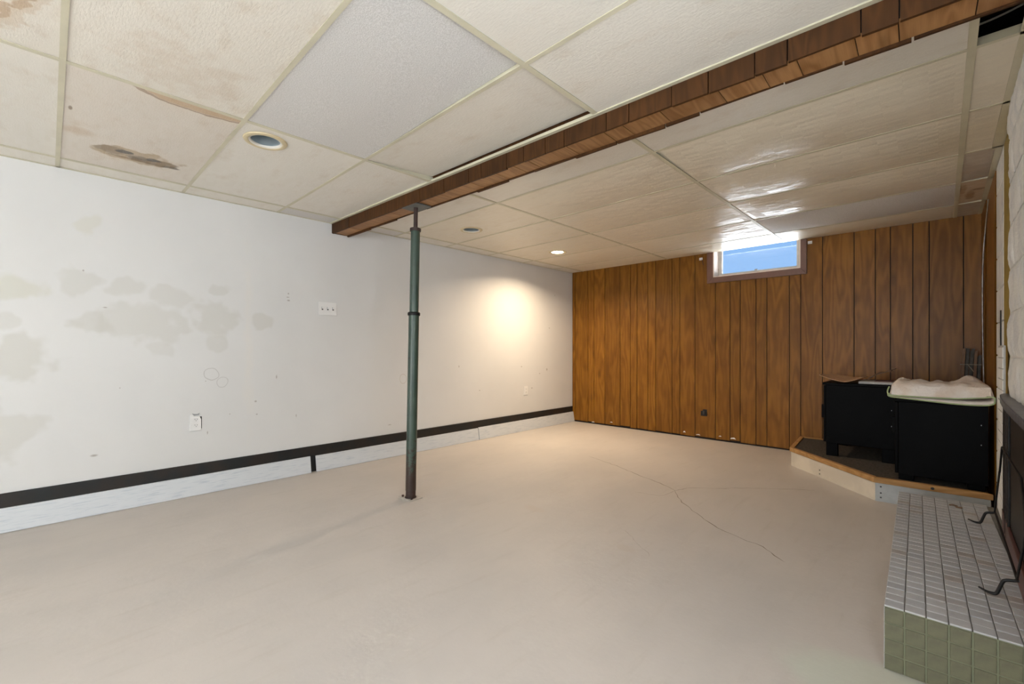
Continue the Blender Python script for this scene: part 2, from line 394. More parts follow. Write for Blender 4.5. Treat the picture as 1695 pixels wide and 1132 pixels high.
# ------------------------------------------------------------------ the room shell
floor = struct(box('floor', -.2, XR+.2, YR-.2, YB+.2, -.12, 0, M['floor_paint']), 'beige painted concrete floor with hairline cracks')
def crack(pts, w=.0045):
    P = curve_pts([(x, y, 0) for x, y in pts], 5); v = []; f = []
    Q = []
    for p in P: Q.append(p+Vector((random.uniform(-.008, .008), random.uniform(-.008, .008), 0)))
    for i, p in enumerate(Q):
        t = (Q[min(i+1, len(Q)-1)]-Q[max(i-1, 0)]).normalized(); n = Vector((-t.y, t.x, 0)); ww = w*random.uniform(.25, .75)*(.3 if i in (0, len(Q)-1) else 1)
        for s in (-1, 1): v.append((p.x+n.x*ww*s, p.y+n.y*ww*s, .0008))
    for i in range(len(Q)-1): f.append((2*i, 2*i+1, 2*i+3, 2*i+2))
    mesh_obj('crack', v, f, M['crack'], floor)
M['crack'] = simple('crack', (.22, .17, .13), .9)
crack([(1.364, 3.522), (1.6, 3.44), (1.814, 3.357), (2.0, 3.27), (2.196, 3.192), (2.401, 3.084)])
crack([(2.401, 3.084), (2.544, 2.871), (2.727, 2.705), (2.911, 2.571), (3.112, 2.5), (3.243, 2.399)])
crack([(2.401, 3.084), (2.463, 3.222), (2.62, 3.36), (2.75, 3.499), (2.95, 3.66), (3.128, 3.786)], .0035)
crack([(2.2, 2.86), (2.373, 2.9), (2.401, 3.084)], .002)
crack([(2.5, 2.2), (2.62, 2.1), (2.75, 2.0)], .001)

wall_left = struct(box('wall_left', -.15, 0, YR-.15, YB+.15, 0, H+.45, M['wall_paint']), 'white painted wall with grey filler patches')
# back wall: masonry with the window opening, panelling in front
WX0, WX1, WZ0 = 1.945, 2.780, 1.818
wall_back = struct(mesh_obj('wall_back', *(lambda bm: ([v.co[:] for v in bm.verts], [[v.index for v in f.verts] for f in bm.faces]))((lambda bm: (addbox(bm, -.15, WX0, YB, YB+.24, 0, H+.45), addbox(bm, WX1, XR+.15, YB, YB+.24, 0, H+.45), addbox(bm, WX0, WX1, YB, YB+.24, 0, WZ0), addbox(bm, WX0, WX1, YB, YB+.24, H+.22, H+.45), bm.verts.index_update(), bm)[-1])(bmesh.new())), M['dark_gap']), 'brown wood panelled wall with high window')
GR = [.008, .057, .271, .369, .54, .768, .916, 1.009, 1.156, 1.259, 1.466, 1.561, 1.738, 1.966, 2.119, 2.223, 2.377, 2.479, 2.681, 2.779, 2.958, 3.2, 3.352, 3.456, 3.603, 3.706, 3.91, 4.016]
PT = .012
for i in range(len(GR)-1):
    a, b_ = GR[i]+.0032, GR[i+1]-.0032
    zb = .022+random.uniform(-.006, .006); zt = H+.02
    zb2 = zb+random.uniform(-.004, .004)
    ov0, ov1 = WX0-.03, WX1+.03
    if a > ov0 and b_ < ov1: pts = [(a, zb), (b_, zb2), (b_, WZ0-.02), (a, WZ0-.02)]
    elif a < ov0 < b_: pts = [(a, zb), (b_, zb2), (b_, WZ0-.02), (ov0, WZ0-.02), (ov0, zt), (a, zt)]
    elif a < ov1 < b_: pts = [(a, zb), (b_, zb2), (b_, zt), (ov1, zt), (ov1, WZ0-.02), (a, WZ0-.02)]
    else: pts = [(a, zb), (b_, zb2), (b_, zt), (a, zt)]
    prism('plank', pts, 'y', YB-PT, YB-.0005, M['panel_wood'], wall_back)
# chipped spots along the bottom of the panelling
for (x, z, w, h) in ((.33, .02, .05, .012), (.62, .05, .04, .01), (1.6, .045, .03, .02), (1.75, .035, .05, .012), (2.0, .05, .03, .012), (2.12, .04, .06, .02)):
    prism('paint_chip', [(x, z), (x+w*.4, z+h*.2), (x+w, z+h*.1), (x+w*.7, z+h), (x+w*.2, z+h*.7)], 'y', YB-PT-.001, YB-PT+.0005, M['white_paint'], wall_back)
# right wall
bm = bmesh.new()
for q in ((YR-.15, -.12, 0, H+.45), (1.22, YB+.24, 0, H+.45), (-.12, 1.22, 0, .88), (-.12, 1.22, 2.02, H+.45)): addbox(bm, XR, XR+.2, *q)
wall_right = struct(bmo('wall_right', bm, M['white_paint']), 'right wall of wood panel and painted block')
w3 = struct(box('added_window_3', XR+.05, XR+.056, -.12, 1.22, .88, 2.02, M['glass']), 'added unseen side window beside the viewer')  # out-of-view window, added to carry the side fill light
for (y0, y1, z0, z1) in ((-.12, -.07, .88, 2.02), (1.17, 1.22, .88, 2.02), (.53, .57, .93, 1.97), (-.07, 1.17, .88, .93), (-.07, 1.17, 1.97, 2.02)): box('frame', XR+.03, XR+.08, y0, y1, z0, z1, M['sash_paint'], w3)
for (y0, y1, off) in ((4.62, YB-.014, 0.0), (3.90, 4.60, .004)):
    n = 10; v = []; f = []
    for k in range(n+1):
        z = .02+(H-.03)*k/n; bow = .010*math.sin(math.pi*k/n)
        v += [(XR-.020+off-bow*.5, y0-bow*2.0, z), (XR-.020+off-bow*.3, y1, z), (XR-.006, y1, z), (XR-.006, y0, z)]
    for k in range(n):
        for j in range(4): f.append((4*k+j, 4*k+(j+1) % 4, 4*k+4+(j+1) % 4, 4*k+4+j))
    f += [(0, 1, 2, 3), (4*n, 4*n+1, 4*n+2, 4*n+3)]
    mesh_obj('plank', v, f, M['panel_wood'], wall_right)
tube('cable', curve_pts([(XR-.030, 4.60, .75), (XR-.036, 4.60, 1.2), (XR-.036, 4.58, 1.6), (XR-.026, 4.55, 1.85), (XR-.018, 4.40, 2.04)], 6), .0045, M['steel'], wall_right)
JZ = [.795+.19*k for k in range(8)]           # block courses
for k in range(-4, 7):
    z0 = .795+.19*k; z1 = min(z0+.184, H-.002)
    box('flat_block', XR-.012, XR-.001, 3.46, 3.885, max(.01, z0), z1, M['block_paint'], wall_right, .003)
box('mustard_strip', XR-.011, XR-.001, 2.6, 3.452, .21, H-.004, M['mustard'], wall_right)
struct(box('wall_front', -.15, XR+.15, YR-.15, YR, 0, .45, M['white_paint']), 'wall below the added glazed opening behind the viewer')
struct(box('wall_front', -.15, 1.9, YR-.15, YR, .45, H+.45, M['white_paint']), 'wall beside the added glazed opening behind the viewer')
struct(box('wall_front', 3.9, XR+.15, YR-.15, YR, .45, H+.45, M['white_paint']), 'narrow wall beside the added glazed opening behind the viewer')
struct(box('wall_front', 1.9, 3.9, YR-.15, YR, 2.02, H+.45, M['white_paint']), 'wall above the added glazed opening behind the viewer')
wf = struct(box('added_window_2', 1.9, 3.9, YR-.12, YR-.10, .45, 2.02, M['glass']), 'added wide glazed opening behind the viewer, unseen')  # out-of-view opening, added to carry the rear fill light
for x in (1.9, 2.88, 3.86): box('mullion', x, x+.04, YR-.13, YR-.06, .45, 2.02, M['sash_paint'], wf)
struct(box('ground', -12, 18, YB+.24, YB+22, 1.55, 1.72, M['ground']), 'pale ground outside the window')

# ------------------------------------------------------------------ window in the back wall
win = bpy.data.objects.new('window_1', None); COL.objects.link(win); struct(win, 'small high basement window with brown trim')
t0 = WX0-.066; t1 = WX1+.052; zt = H+.03
yf = YB-PT-.018
prism('casing', [(t0, WZ0-.062), (WX0, WZ0), (WX0, zt), (t0, zt)], 'y', yf, YB-PT, M['trim_brown'], win, .002)
prism('casing', [(t1, WZ0-.062), (WX1, WZ0), (WX1, zt), (t1, zt)], 'y', yf, YB-PT, M['trim_brown'], win, .002)
prism('casing', [(t0, WZ0-.062), (t1, WZ0-.062), (WX1, WZ0), (WX0, WZ0)], 'y', yf, YB-PT, M['trim_brown'], win, .002)
box('jamb', WX0-.001, WX0+.010, yf+.002, YB+.20, WZ0, H+.2, M['jamb_paint'], win)
box('jamb', WX1-.010, WX1+.001, yf+.002, YB+.20, WZ0, H+.2, M['jamb_paint'], win)
box('sill', WX0, WX1, yf+.002, YB+.20, WZ0-.004, WZ0+.010, M['jamb_paint'], win)
sy0, sy1 = YB+.115, YB+.150
sash = bmesh.new()
addbox(sash, WX0+.010, WX0+.046, sy0, sy1, WZ0+.010, H+.2, .003); addbox(sash, WX1-.062, WX1-.010, sy0, sy1, WZ0+.010, H+.2, .003)
addbox(sash, WX0+.046, WX1-.062, sy0, sy1, WZ0+.010, WZ0+.050, .003); addbox(sash, WX0+.046, WX1-.062, sy0, sy1, H+.16, H+.2, .003)
so = bmo('sash', sash, M['sash_paint'], win)
box('pane', WX0+.046, WX1-.062, sy0+.015, sy0+.019, WZ0+.050, H+.16, M['glass'], win)
box('latch', 2.33, 2.36, sy0-.012, sy0, WZ0+.046, WZ0+.062, M['steel'], win, .002)

# ------------------------------------------------------------------ ceiling: deck, grid and tiles
ceiling = struct(box('ceiling', -.15, XR+.2, YR-.15, YB+.24, H+.30, H+.40, M['plenum']), 'stained suspended tile ceiling in a cream grid')
XA, XB_, XC, XD = .1917, 1.4088, 2.638, 3.8601
XS = [0.0, XA, XB_, XC, XD, XR]
YS_F = [YR, -1.84, -1.23, -.621, -.0112, .5948, 1.2064]
def bf(x): return 1.643+.0265*x              # beam front
def bb(x): return 1.790+.0265*x              # beam back
YS_N = [2.256, 2.859, 3.464, 4.064, 4.674, YB-.004]
FW = .012
box('tile', 0, XR, YR, -1.85, H+.002, H+.014, M['tile_plain'], ceiling)
def tile(x0, x1, y0, y1, m, sag=0.0, cz=(0, 0, 0, 0), y0b=None, y1b=None):
    """one lay-in tile; cz lifts corners (x0y0,x1y0,x0y1,x1y1); y0b/y1b: edge position at x1"""
    y0b = y0 if y0b is None else y0b; y1b = y1 if y1b is None else y1b
    nx, ny = 12, 8; cx, cy_ = (x0+x1)/2, (y0+y1)/2; v = []; f = []
    for lay in (0, 1):
        for j in range(ny+1):
            for i in range(nx+1):
                u = i/nx; w = j/ny
                x = x0+(x1-x0)*u; y = (y0+(y0b-y0)*u)*(1-w)+(y1+(y1b-y1)*u)*w
                z = (cz[0]*(1-u)*(1-w)+cz[1]*u*(1-w)+cz[2]*(1-u)*w+cz[3]*u*w)-sag*(1-(2*u-1)**4)*(1-(2*w-1)**2)
                v.append((x-cx, y-cy_, z+.0005+lay*.012))
    W = nx+1; L = W*(ny+1)
    for j in range(ny):
        for i in range(nx):
            a = j*W+i; f.append((a, a+1, a+W+1, a+W)); f.append((L+a, L+a+W, L+a+W+1, L+a+1))
    ring = [i for i in range(nx+1)]+[j*W+nx for j in range(1, ny+1)]+[ny*W+i for i in range(nx-1, -1, -1)]+[j*W for j in range(ny-1, 0, -1)]
    for k in range(len(ring)):
        a, b2 = ring[k], ring[(k+1) % len(ring)]; f.append((a, b2, L+b2, L+a))
    return mesh_obj('tile', v, f, m, ceiling, True, (cx, cy_, H+.0005))
G_ = .004
bw, dkb, mold = (.36, .215, .10), (.17, .10, .045), (.055, .045, .03)
cA = (XA+XB_)/2; c0 = (YS_F[4]+YS_F[5])/2
def L(x, y, cx, cy): return (x-cx, y-cy, 0)
# hand-placed water stains of the tile above the left wall
st_big = []
for (x, y, rx, ry, c, s) in ((.52, .30, .085, .19, (.45, .33, .19), .85), (.545, .20, .045, .07, dkb, .55), (.50, .40, .04, .10, (.20, .125, .06), .75), (.56, .24, .020, .035, mold, .9), (.515, .31, .025, .05, (.14, .11, .07), .7), (.535, .37, .02, .04, mold, .85), (.475, .46, .018, .05, (.12, .08, .04), .8), (.47, .30, .012, .11, (.20, .12, .05), .7)):
    st_big.append(((x-cA, y-c0, 0), (rx*1.45, ry*1.05, 1), c, s, .25, 0, 1.6))
st_big += [((XB_-.012-cA, .42-c0, 0), (.062, .21, 1), (.50, .32, .15), .75, .12, 0, .5), ((XB_-.012-cA, .42-c0, 0), (.066, .215, 1), (.26, .14, .05), .7, .3, .09, .5),
           ((.97-cA, .02-c0, 0), (.03, .008, 1), dkb, .8, .5, 0, .5), ((.70-cA, .05-c0, 0), (.07, .07, 1), (.52, .38, .24), .5, .6, 0, .8)]
M['tile_stain_a'] = tile_mat('tile_stain_a', stains=st_big, base=(.70, .635, .55), bwn=.40)
cB = (XB_+XC)/2; cm1 = (YS_F[3]+YS_F[4])/2
M['tile_stain_b'] = tile_mat('tile_stain_b', stains=[((0.05, -.01, 0), (.60, .285, 1), (.42, .27, .14), .7, .5, .035, .35), ((0.05, -.01, 0), (.63, .30, 1), (.55, .41, .27), .4, .5, .09, .5)], bwn=.4)
M['tile_stain_c'] = tile_mat('tile_stain_c', stains=[((XB_-cB+.25, .02, 0), (.25, .24, 1), (.60, .48, .36), .38, .9, 0, 3.0), ((XB_-cB+.2, .2, 0), (.12, .08, 1), (.55, .42, .30), .35, .9, 0, 3.0)], bwn=.5)
cD = (XD+XR)/2
M['tile_stain_d'] = tile_mat('tile_stain_d', base=(.62, .50, .36), stains=[((-.02, .1, 0), (.03, .16, 1), (.30, .16, .06), .8, .5, 0, 1.2), ((.02, -.05, 0), (.05, .03, 1), (.30, .16, .06), .8, .5, 0, 1.2), ((-.06, -.1, 0), (.02, .15, 1), (.36, .20, .08), .7, .5, 0, 1.2)], bwn=.7)
M['tile_stain_e'] = tile_mat('tile_stain_e', base=(.50, .43, .35), bwn=.9)
def tmat(ci, row):
    if ci == 0: return M['tile_speckled'] if row in ('f6', 'n0') else M['tile_plain']
    key = (ci, row)
    return {(1, 'f4'): M['tile_stain_a'], (2, 'f3'): M['tile_stain_b'], (2, 'f4'): M['tile_stain_c'], (2, 'f5'): M['tile_speckled'], (3, 'n4'): M['tile_speckled'],
            (4, 'n3'): M['tile_stain_e'], (4, 'n4'): M['tile_stain_d'], (4, 'n5'): M['tile_stain_e']}.get(key, M['tile_cream'] if (row[0] == 'n' and int(row[1]) >= 1) else M['tile_plain'])
for ci in range(5):
    x0, x1 = XS[ci]+G_*(ci > 0), XS[ci+1]-G_
    for ri in range(1, 6):
        y0, y1 = YS_F[ri]+G_, YS_F[ri+1]-G_
        cz = (0, 0, 0, 0); sag = .004 if 0 < ci < 4 else 0
        if (ci, ri) == (2, 5): cz = (0, 0, 0, .016)
        if (ci, ri) == (0, 4): cz = (0, .008, 0, 0)
        tile(x0, x1, y0, y1, tmat(ci, 'f%d' % ri), sag, cz)
    cz = (0, 0, 0, 0)
    if ci == 2: cz = (0, 0, .030, .030)
    if ci == 1: cz = (0, 0, 0, .010)
    tile(x0, x1, YS_F[6]+G_, bf(x0)-.012, tmat(ci, 'f6'), 0, cz, None, bf(x1)-.012)
    if ci < 4: tile(x0, x1, bb(x0)+.004, YS_N[0]-G_, tmat(ci, 'n0'), .006 if ci == 3 else 0, (0, 0, 0, 0), bb(x1)+.004, None)
    for ri in range(5):
        y0, y1 = YS_N[ri]+G_, YS_N[ri+1]-G_
        sag = [0, .004, .010, .022, 0][ci]; cz = (0, 0, 0, 0)
        if ci == 3 and ri == 0: cz = (.012, 0, 0, 0)
        if ci == 4 and ri in (2, 3): cz = (0, 0, 0, .01)
        tile(x0, x1, y0, y1, tmat(ci, 'n%d' % (ri+1)), sag*(.5 if ri == 4 else 1), cz)
def tee(name, x0, x1, y0, y1):
    bm = bmesh.new(); addbox(bm, x0, x1, y0, y1, H-.0025, H)
    if x1-x0 > y1-y0: addbox(bm, x0, x1, (y0+y1)/2-.0015, (y0+y1)/2+.0015, H, H+.030)
    else: addbox(bm, (x0+x1)/2-.0015, (x0+x1)/2+.0015, y0, y1, H, H+.030)
    return bmo(name, bm, M['grid'], ceiling)
def runner(xc):
    for (y0, y1) in ((-1.84, bf(xc)), (bb(xc), YB-PT)): tee('runner', xc-FW, xc+FW, y0, y1)
for xc in (XA, XB_, XC, XD): runner(xc)
for yc in YS_F[1:]+YS_N[:-1]:
    for ci in range(5): tee('cross_tee', XS[ci]+(FW if ci else 0), XS[ci+1]-FW, yc-FW*.8, yc+FW*.8)
# wall angles
tee('wall_angle', XR-.055, XR-.013, 1.95, 3.50)
tee('wall_angle', XR-.040, XR-.013, 3.50, YB-PT)
tee('wall_angle', 0, .016, -1.84, 1.64); tee('wall_angle', 0, .016, 1.79, YB-PT)
v = []
bm = bmesh.new()
for x in (.0, 4.02): 
    for (dy, dz) in ((-.022, -.002), (-.001, -.002), (-.001, .012), (-.022, .012)): bm.verts.new((x, bf(x)+dy, H-.003+dz))
bm.verts.ensure_lookup_table()
for k in range(4): bm.faces.new([bm.verts[i] for i in (k, (k+1) % 4, 4+(k+1) % 4, 4+k)])
bmo('wall_angle', bm, M['grid'], ceiling)
tube('wire', curve_pts([(3.85, 2.30, H+.10), (3.90, 2.32, H+.11), (3.96, 2.33, H+.125), (4.03, 2.30, H+.13)], 5), .004, M['wire'], ceiling)
tube('wire', curve_pts([(3.85, 2.12, H+.2), (3.93, 2.16, H+.16), (4.03, 2.10, H+.2)], 5), .006, M['black_iron'], ceiling)
for y in (1.95, 2.36): box('joist', 3.3, 4.02, y, y+.04, H+.16, H+.299, M['plenum'], ceiling)

# ------------------------------------------------------------------ wrapped ceiling beam
beam = thing('ceiling_beam', 'wood clad ceiling beam crossing the room on the green post', 'beam', (0, bf(0), 0), math.atan(.0265))
BW = .147; BZ = 2.015; BL = 4.015
box('core', .012, BL-.003, .014, BW-.014, BZ+.014, H+.28, M['dark_gap'], beam)
FJ = [.012, .30, .632, .985, 1.265, 1.52, 1.751, 1.86, 2.061, 2.184, 2.33, 2.447, 2.682, 2.794, 2.986, 3.131, 3.294, 3.397, 3.599, 3.691, 3.85, BL-.003]
for i in range(len(FJ)-1):
    a, b_ = FJ[i]+.002, FJ[i+1]-.002; dz = random.uniform(-.004, .003)
    prism('front_board', [(a, BZ-.002+dz), (b_, BZ-.002+dz+random.uniform(-.002, .002)), (b_, H+.05), (a, H+.05)], 'y', random.uniform(-.002, .002), .012, M['beam_wood_shaded'], beam)
UJ = [.012, .274, .459, .676, .876, 1.096, 1.324, 1.446, 1.572, 1.746, 1.954, 2.097, 2.197, 2.354, 2.451, 2.66, 2.755, 2.929, 3.16, 3.314, 3.422, 3.582, 3.688, 3.86, BL-.003]
for i in range(len(UJ)-1):
    a, b_ = UJ[i]+.0015, UJ[i+1]-.0015; z0 = BZ+random.uniform(.001, .004); sk = random.uniform(-.004, .004)
    prism('under_board', [(a, .0135), (b_, .0135), (b_+sk*0, BW-.0145), (a, BW-.0145)], 'z', z0, z0+.009, M['beam_wood_lit'], beam)
KJ = [.012, .40, .78, 1.15, 1.5, 1.68, 1.95, 2.14, 2.42, 2.66, 2.9, 3.05, 3.36, 3.54, 3.72, BL-.003]
for i in range(len(KJ)-1):
    a, b_ = KJ[i]+.003, KJ[i+1]-.003; z0 = BZ-.004+random.uniform(-.007, .004)
    if i == 11: z0 += .010
    prism('back_board', [(a, z0), (b_, z0+random.uniform(-.003, .003)), (b_, H+.05), (a, H+.05)], 'y', BW-.013, BW-.001, M['beam_wood_shaded'], beam)
box('end_board', .002, .011, 0, BW, BZ, H+.05, M['beam_wood_shaded'], beam)

# ------------------------------------------------------------------ steel post
bx, by = 1.168, 1.668; tx, ty = 1.135, bf(1.135)+.06
post = thing('steel_post', 'green painted adjustable steel support post under the beam', 'post', (bx, by, 0))
lean = Vector(((tx-bx)/BZ, (ty-by)/BZ, 1))
def pp(z): return lean*z
def cyl(name, z0, z1, r0, r1, m, seg=24): return tube(name, [pp(z0), pp(z1)], [r0, r1], m, post, seg)
bm = bmesh.new(); addbox(bm, -.062, .062, -.055, .055, 0.0, .007, .002); bp = bmo('base_plate', bm, M['plate_white'], post, rz=.10)
tube('base_socket', [pp(.007), pp(.012), pp(.013), pp(.085)], [.040, .039, .0335, .0335], M['post_rust'], post, 24)
cyl('lower_tube', .055, 1.255, .0355, .0355, M['post_paint'])
tube('collar', [pp(1.250), pp(1.255), pp(1.268), pp(1.273)], [.041, .043, .043, .039], M['black_iron'], post, 24)
cyl('upper_tube', 1.273, 1.845, .0315, .0315, M['post_paint'])
tube('cap', [pp(1.838), pp(1.842), pp(1.858), pp(1.860)], [.036, .038, .038, .033], M['post_rust'], post, 24)
cyl('screw', 1.860, BZ-.006, .0145, .0145, M['post_rust'], 16)
tp = pp(BZ-.007); box('top_plate', -.085, .085, -.056, .066, 0, .008, M['plate_grey'], post, .001, loc=(tp.x, tp.y, tp.z-.003), rz=math.atan(.0265))
for s in ((-1, -.5), (1, -.4)): box('bolt', -.006, .006, -.006, .006, .007, .020, M['post_rust'], post, .001, loc=(s[0]*.048, s[1]*.06, 0))

# ------------------------------------------------------------------ recessed lights
def cut_hole(x, y, r):
    for o in list(ceiling.children):
        if not o.name.startswith('tile'): continue
        q = Vector((x, y))-Vector(o.location[:2]); d = o.bound_box
        if d[0][0] < q.x < d[6][0] and d[0][1] < q.y < d[6][1]:
            bm = bmesh.new(); bmesh.ops.create_cone(bm, cap_ends=True, segments=40, radius1=r, radius2=r, depth=.2)
            me = bpy.data.meshes.new('cutter'); bm.to_mesh(me); bm.free(); c = bpy.data.objects.new('cutter', me); COL.objects.link(c); c.location = (x, y, H)
            md = o.modifiers.new('hole', 'BOOLEAN'); md.operation = 'DIFFERENCE'; md.object = c; md.solver = 'EXACT'
            bpy.context.view_layer.update(); ev = o.evaluated_get(bpy.context.evaluated_depsgraph_get()); nm = bpy.data.meshes.new_from_object(ev)
            o.modifiers.clear(); o.data = nm; bpy.data.objects.remove(c)
def can(loc, label, lit=False, r=.090):
    if not lit: cut_hole(loc[0], loc[1], r-.012)
    t = thing('recessed_light', label, 'light', (loc[0], loc[1], H-.001), 0, 'recessed ceiling lights')
    lathe('trim_ring', [(r-.014, .0), (r-.010, -.007), (r, -.009), (r+.010, -.006), (r+.013, .0)], M['can_ring'], t)
    lathe('inner_ring', [(r-.022, .004), (r-.020, -.003), (r-.013, -.006), (r-.010, -.002)], M['can_lip'], t)
    if lit:
        lathe('lens', [(0, -.004), (r-.03, -.005), (r-.019, -.002)], M['bulb'], t)
        d = bpy.data.lights.new('lamp_light', 'AREA'); d.shape = 'DISK'; d.size = .10; d.energy = 16; d.color = (1.0, .78, .54); d.spread = math.radians(150)
        o = bpy.data.objects.new('lamp_light', d); COL.objects.link(o); o.parent = t; o.location = (0, 0, -.012)
    else:
        lathe('reflector', [(r-.021, .003), (r-.021, .03), (r-.023, .09), (r-.035, .125), (0, .13)], M['can_inner'], t)
        for k in range(3):
            a = .9+k*.75
            bm = bmesh.new(); addbox(bm, -.0025 if k == 1 else -.010, .0025 if k == 1 else .010, -.001, .001, .055, .085); bmo('slot', bm, M['slot_dark'], t, loc=((r-.025)*math.cos(a+.6), (r-.025)*math.sin(a+.6), 0), rz=a+.6+math.pi/2)
    return t
can((.704, 3.879), 'lit recessed ceiling light glowing warm near the panelled wall', True, .086)
can((.715, 2.605), 'unlit recessed ceiling light just beyond the wooden beam')
can((1.253, .734), 'unlit recessed ceiling light with cream ring beside the speckled tile')

# ------------------------------------------------------------------ skirting on the left wall
base = struct(box('baseboard_left', 0.0, .014, YR, YB-PT-.001, .125, .212, M['board_dark'], bev=.002), 'black skirting strip above loose white boards')
def board(y0, y1, top=.133, x0=.016, xb=.036):
    v = [(x0, y0, top), (x0+.010, y0, top), (xb+.012, y0, .002), (xb, y0, .002)]; v += [(a, y1, c) for a, _, c in v]
    mesh_obj('board', v, [(0, 1, 2, 3), (4, 7, 6, 5), (0, 4, 5, 1), (1, 5, 6, 2), (2, 6, 7, 3), (3, 7, 4, 0)], M['board_paint_sky_tint'], base)
board(YR, 1.452); board(1.497, 3.30, .130); board(3.31, YB-PT-.002, .136)
box('gap_strip', 0.0, .012, 1.40, 1.55, .0, .125, M['board_dark'], base)
# ------------------------------------------------------------------ switch and sockets
def plate(name, label, cat, y, z, w, h):
    t = thing(name, label, cat, (0, y, z)); box('cover_plate', .0005, .006, -w/2, w/2, -h/2, h/2, M['plastic'], t, .0015); return t
t = plate('light_switch', 'white three-gang light switch on the left wall', 'switch', 1.607, 1.364, .155, .112)
for k in (-1, 0, 1):
    tg = box('toggle', .006, .018, k*.046-.005, k*.046+.005, -.004, .012, M['plastic'], t, .001)
    box('toggle_slot', .0058, .0066, k*.046-.0065, k*.046+.0065, -.013, .013, M['slot_dark'], t)
def outlet_face(t, y, z, holes=True):
    bm = bmesh.new()
    ring = [(math.cos(a)*.017, max(-.0135, min(.0135, math.sin(a)*.017))) for a in [2*math.pi*k/20 for k in range(20)]]
    o = prism('socket_face', [(y+p[0], z+p[1]) for p in ring], 'x', .0058, .0078, M['plastic'], t)
    for s in (-1, 1): box('slot', .0077, .0083, y+s*.0065-.001, y+s*.0065+.001, z-.001, z+.007, M['slot_dark'], o)
    box('slot', .0077, .0083, y-.002, y+.002, z-.009, z-.005, M['slot_dark'], o)
t = thing('wall_socket', 'white double socket with broken cover low on the left wall', 'socket', (0, .672, .502))
prism('cover_plate', [(-.035, -.057), (.030, -.057), (.030, .02), (.022, .040), (-.012, .046), (-.016, .057), (-.035, .057)], 'x', .0005, .006, M['plastic'], t, .001)
prism('wall_box', [(-.014, .040), (.034, .040), (.034, -.045), (.026, -.045), (.026, .030), (-.014, .030)], 'x', .0003, .003, M['slot_dark'], t)
outlet_face(t, 0, .020); outlet_face(t, 0, -.020)
prism('mount_ear', [(-.016, .052), (.016, .052), (.022, .066), (.008, .060), (-.008, .060), (-.022, .066)], 'x', .001, .004, M['steel'], t)
t = plate('wall_socket', 'cream wall socket near the panelled wall beside the black skirting', 'socket', 4.128, .496, .07, .112)
outlet_face(t, 0, .020); outlet_face(t, 0, -.020)
t = thing('wall_socket', 'dark brown broken socket low on the wood panelling', 'socket', (1.841, YB-PT, .300))
prism('cover_plate', [(-.034, -.037), (.034, -.037), (.034, .037), (-.010, .037), (-.012, .020), (-.034, .016)], 'y', -.009, -.0005, M['black_iron'], t, .001)
box('receptacle', -.012, .012, -.014, -.0085, -.022, .022, M['slot_dark'], t, .002)
for (x, z) in ((1.807, 2.045), (2.860, 2.055)):
    t = thing('curtain_bracket', 'small white curtain bracket at the %s side of the window' % ('left' if x < 2 else 'right'), 'bracket', (x, YB-PT-.019 if x > 2 else YB-PT, z), 0, 'curtain brackets by the window')
    box('back_plate', -.018, .018, -.005, -.0005, -.014, .014, M['plastic'], t, .001); box('hook', -.008, .010, -.030, -.005, -.008, .004, M['plastic'], t, .002)
    if x < 2: tube('cord', curve_pts([(.012, -.006, -.006), (.020, -.006, -.04), (.030, -.004, -.075)], 4), .0018, M['slot_dark'], t, 6)

# ------------------------------------------------------------------ carpeted corner platform
PH = .160
plat = thing('corner_platform', 'low angled wooden platform with carpeted top in the far corner', 'platform', (0, 0, 0))
out = [(2.775, YB-PT-.002), (2.822, 4.455), (3.455, 3.792), (XR-.026, 3.815), (XR-.026, YB-PT-.002)]
def inset(pts, d):
    n = len(pts); res = []
    c = Vector((sum(p[0] for p in pts)/n, sum(p[1] for p in pts)/n))
    for i in range(n):
        p0, p1, p2 = (Vector(pts[k % n]) for k in (i-1, i, i+1))
        e1 = (p1-p0).normalized(); e2 = (p2-p1).normalized(); n1 = Vector((-e1.y, e1.x)); n2 = Vector((-e2.y, e2.x))
        if n1.dot(c-p1) < 0: n1 = -n1
        if n2.dot(c-p1) < 0: n2 = -n2
        k = d/(1+n1.dot(n2)); res.append(tuple(p1+(n1+n2)*k))
    return res
inn = inset(out, .034); ris = inset(out, .012)
prism('carpet_top', inn, 'z', PH-.034, PH-.008, M['carpet'], plat)
for i in (0, 1, 2, 4):
    j = (i+1) % 5
    o = prism('lip', [out[i], out[j], inn[j], inn[i]], 'z', PH-.036, PH, M['lip_wood'], plat, .003)
def riser(p, q, m, t=.018, z1=PH-.037):
    p = Vector(p); q = Vector(q); d = (q-p).normalized(); n = Vector((-d.y, d.x)) 
    if n.dot(Vector((3.6, 4.6))-p) < 0: n = -n
    return prism('riser', [tuple(p), tuple(q), tuple(q+n*t), tuple(p+n*t)], 'z', .001, z1, m, plat)
M['riser_paint'] = simple('riser_paint', (.68, .60, .48), .55, var=.15, vscale=5)
a_, b_, c_, d_ = ris[0], ris[1], ris[2], ris[3]
riser(a_, b_, M['riser_paint']); r1 = riser(b_, c_, M['riser_paint']); r2 = riser(c_, d_, M['metal_bracket'])
for (p, q, ts, rr) in ((b_, c_, (.40,), r1), (c_, d_, (.055,), r2)):
    p = Vector(p); q = Vector(q); d = (q-p).normalized(); n = Vector((d.y, -d.x))
    for tt in ts:
        for z in (.028, .058, .100):
            if rr is r1 and z > .08: continue
            w = p+(q-p)*tt+n*.0005; 
            box('screw_hole', -.0045, .0045, -.001, .001, -.0045, .0045, M['slot_dark'], rr, loc=(w.x, w.y, z), rz=math.atan2(d.y, d.x))
kn = Vector(out[2])+(Vector(out[3])-Vector(out[2]))*.52
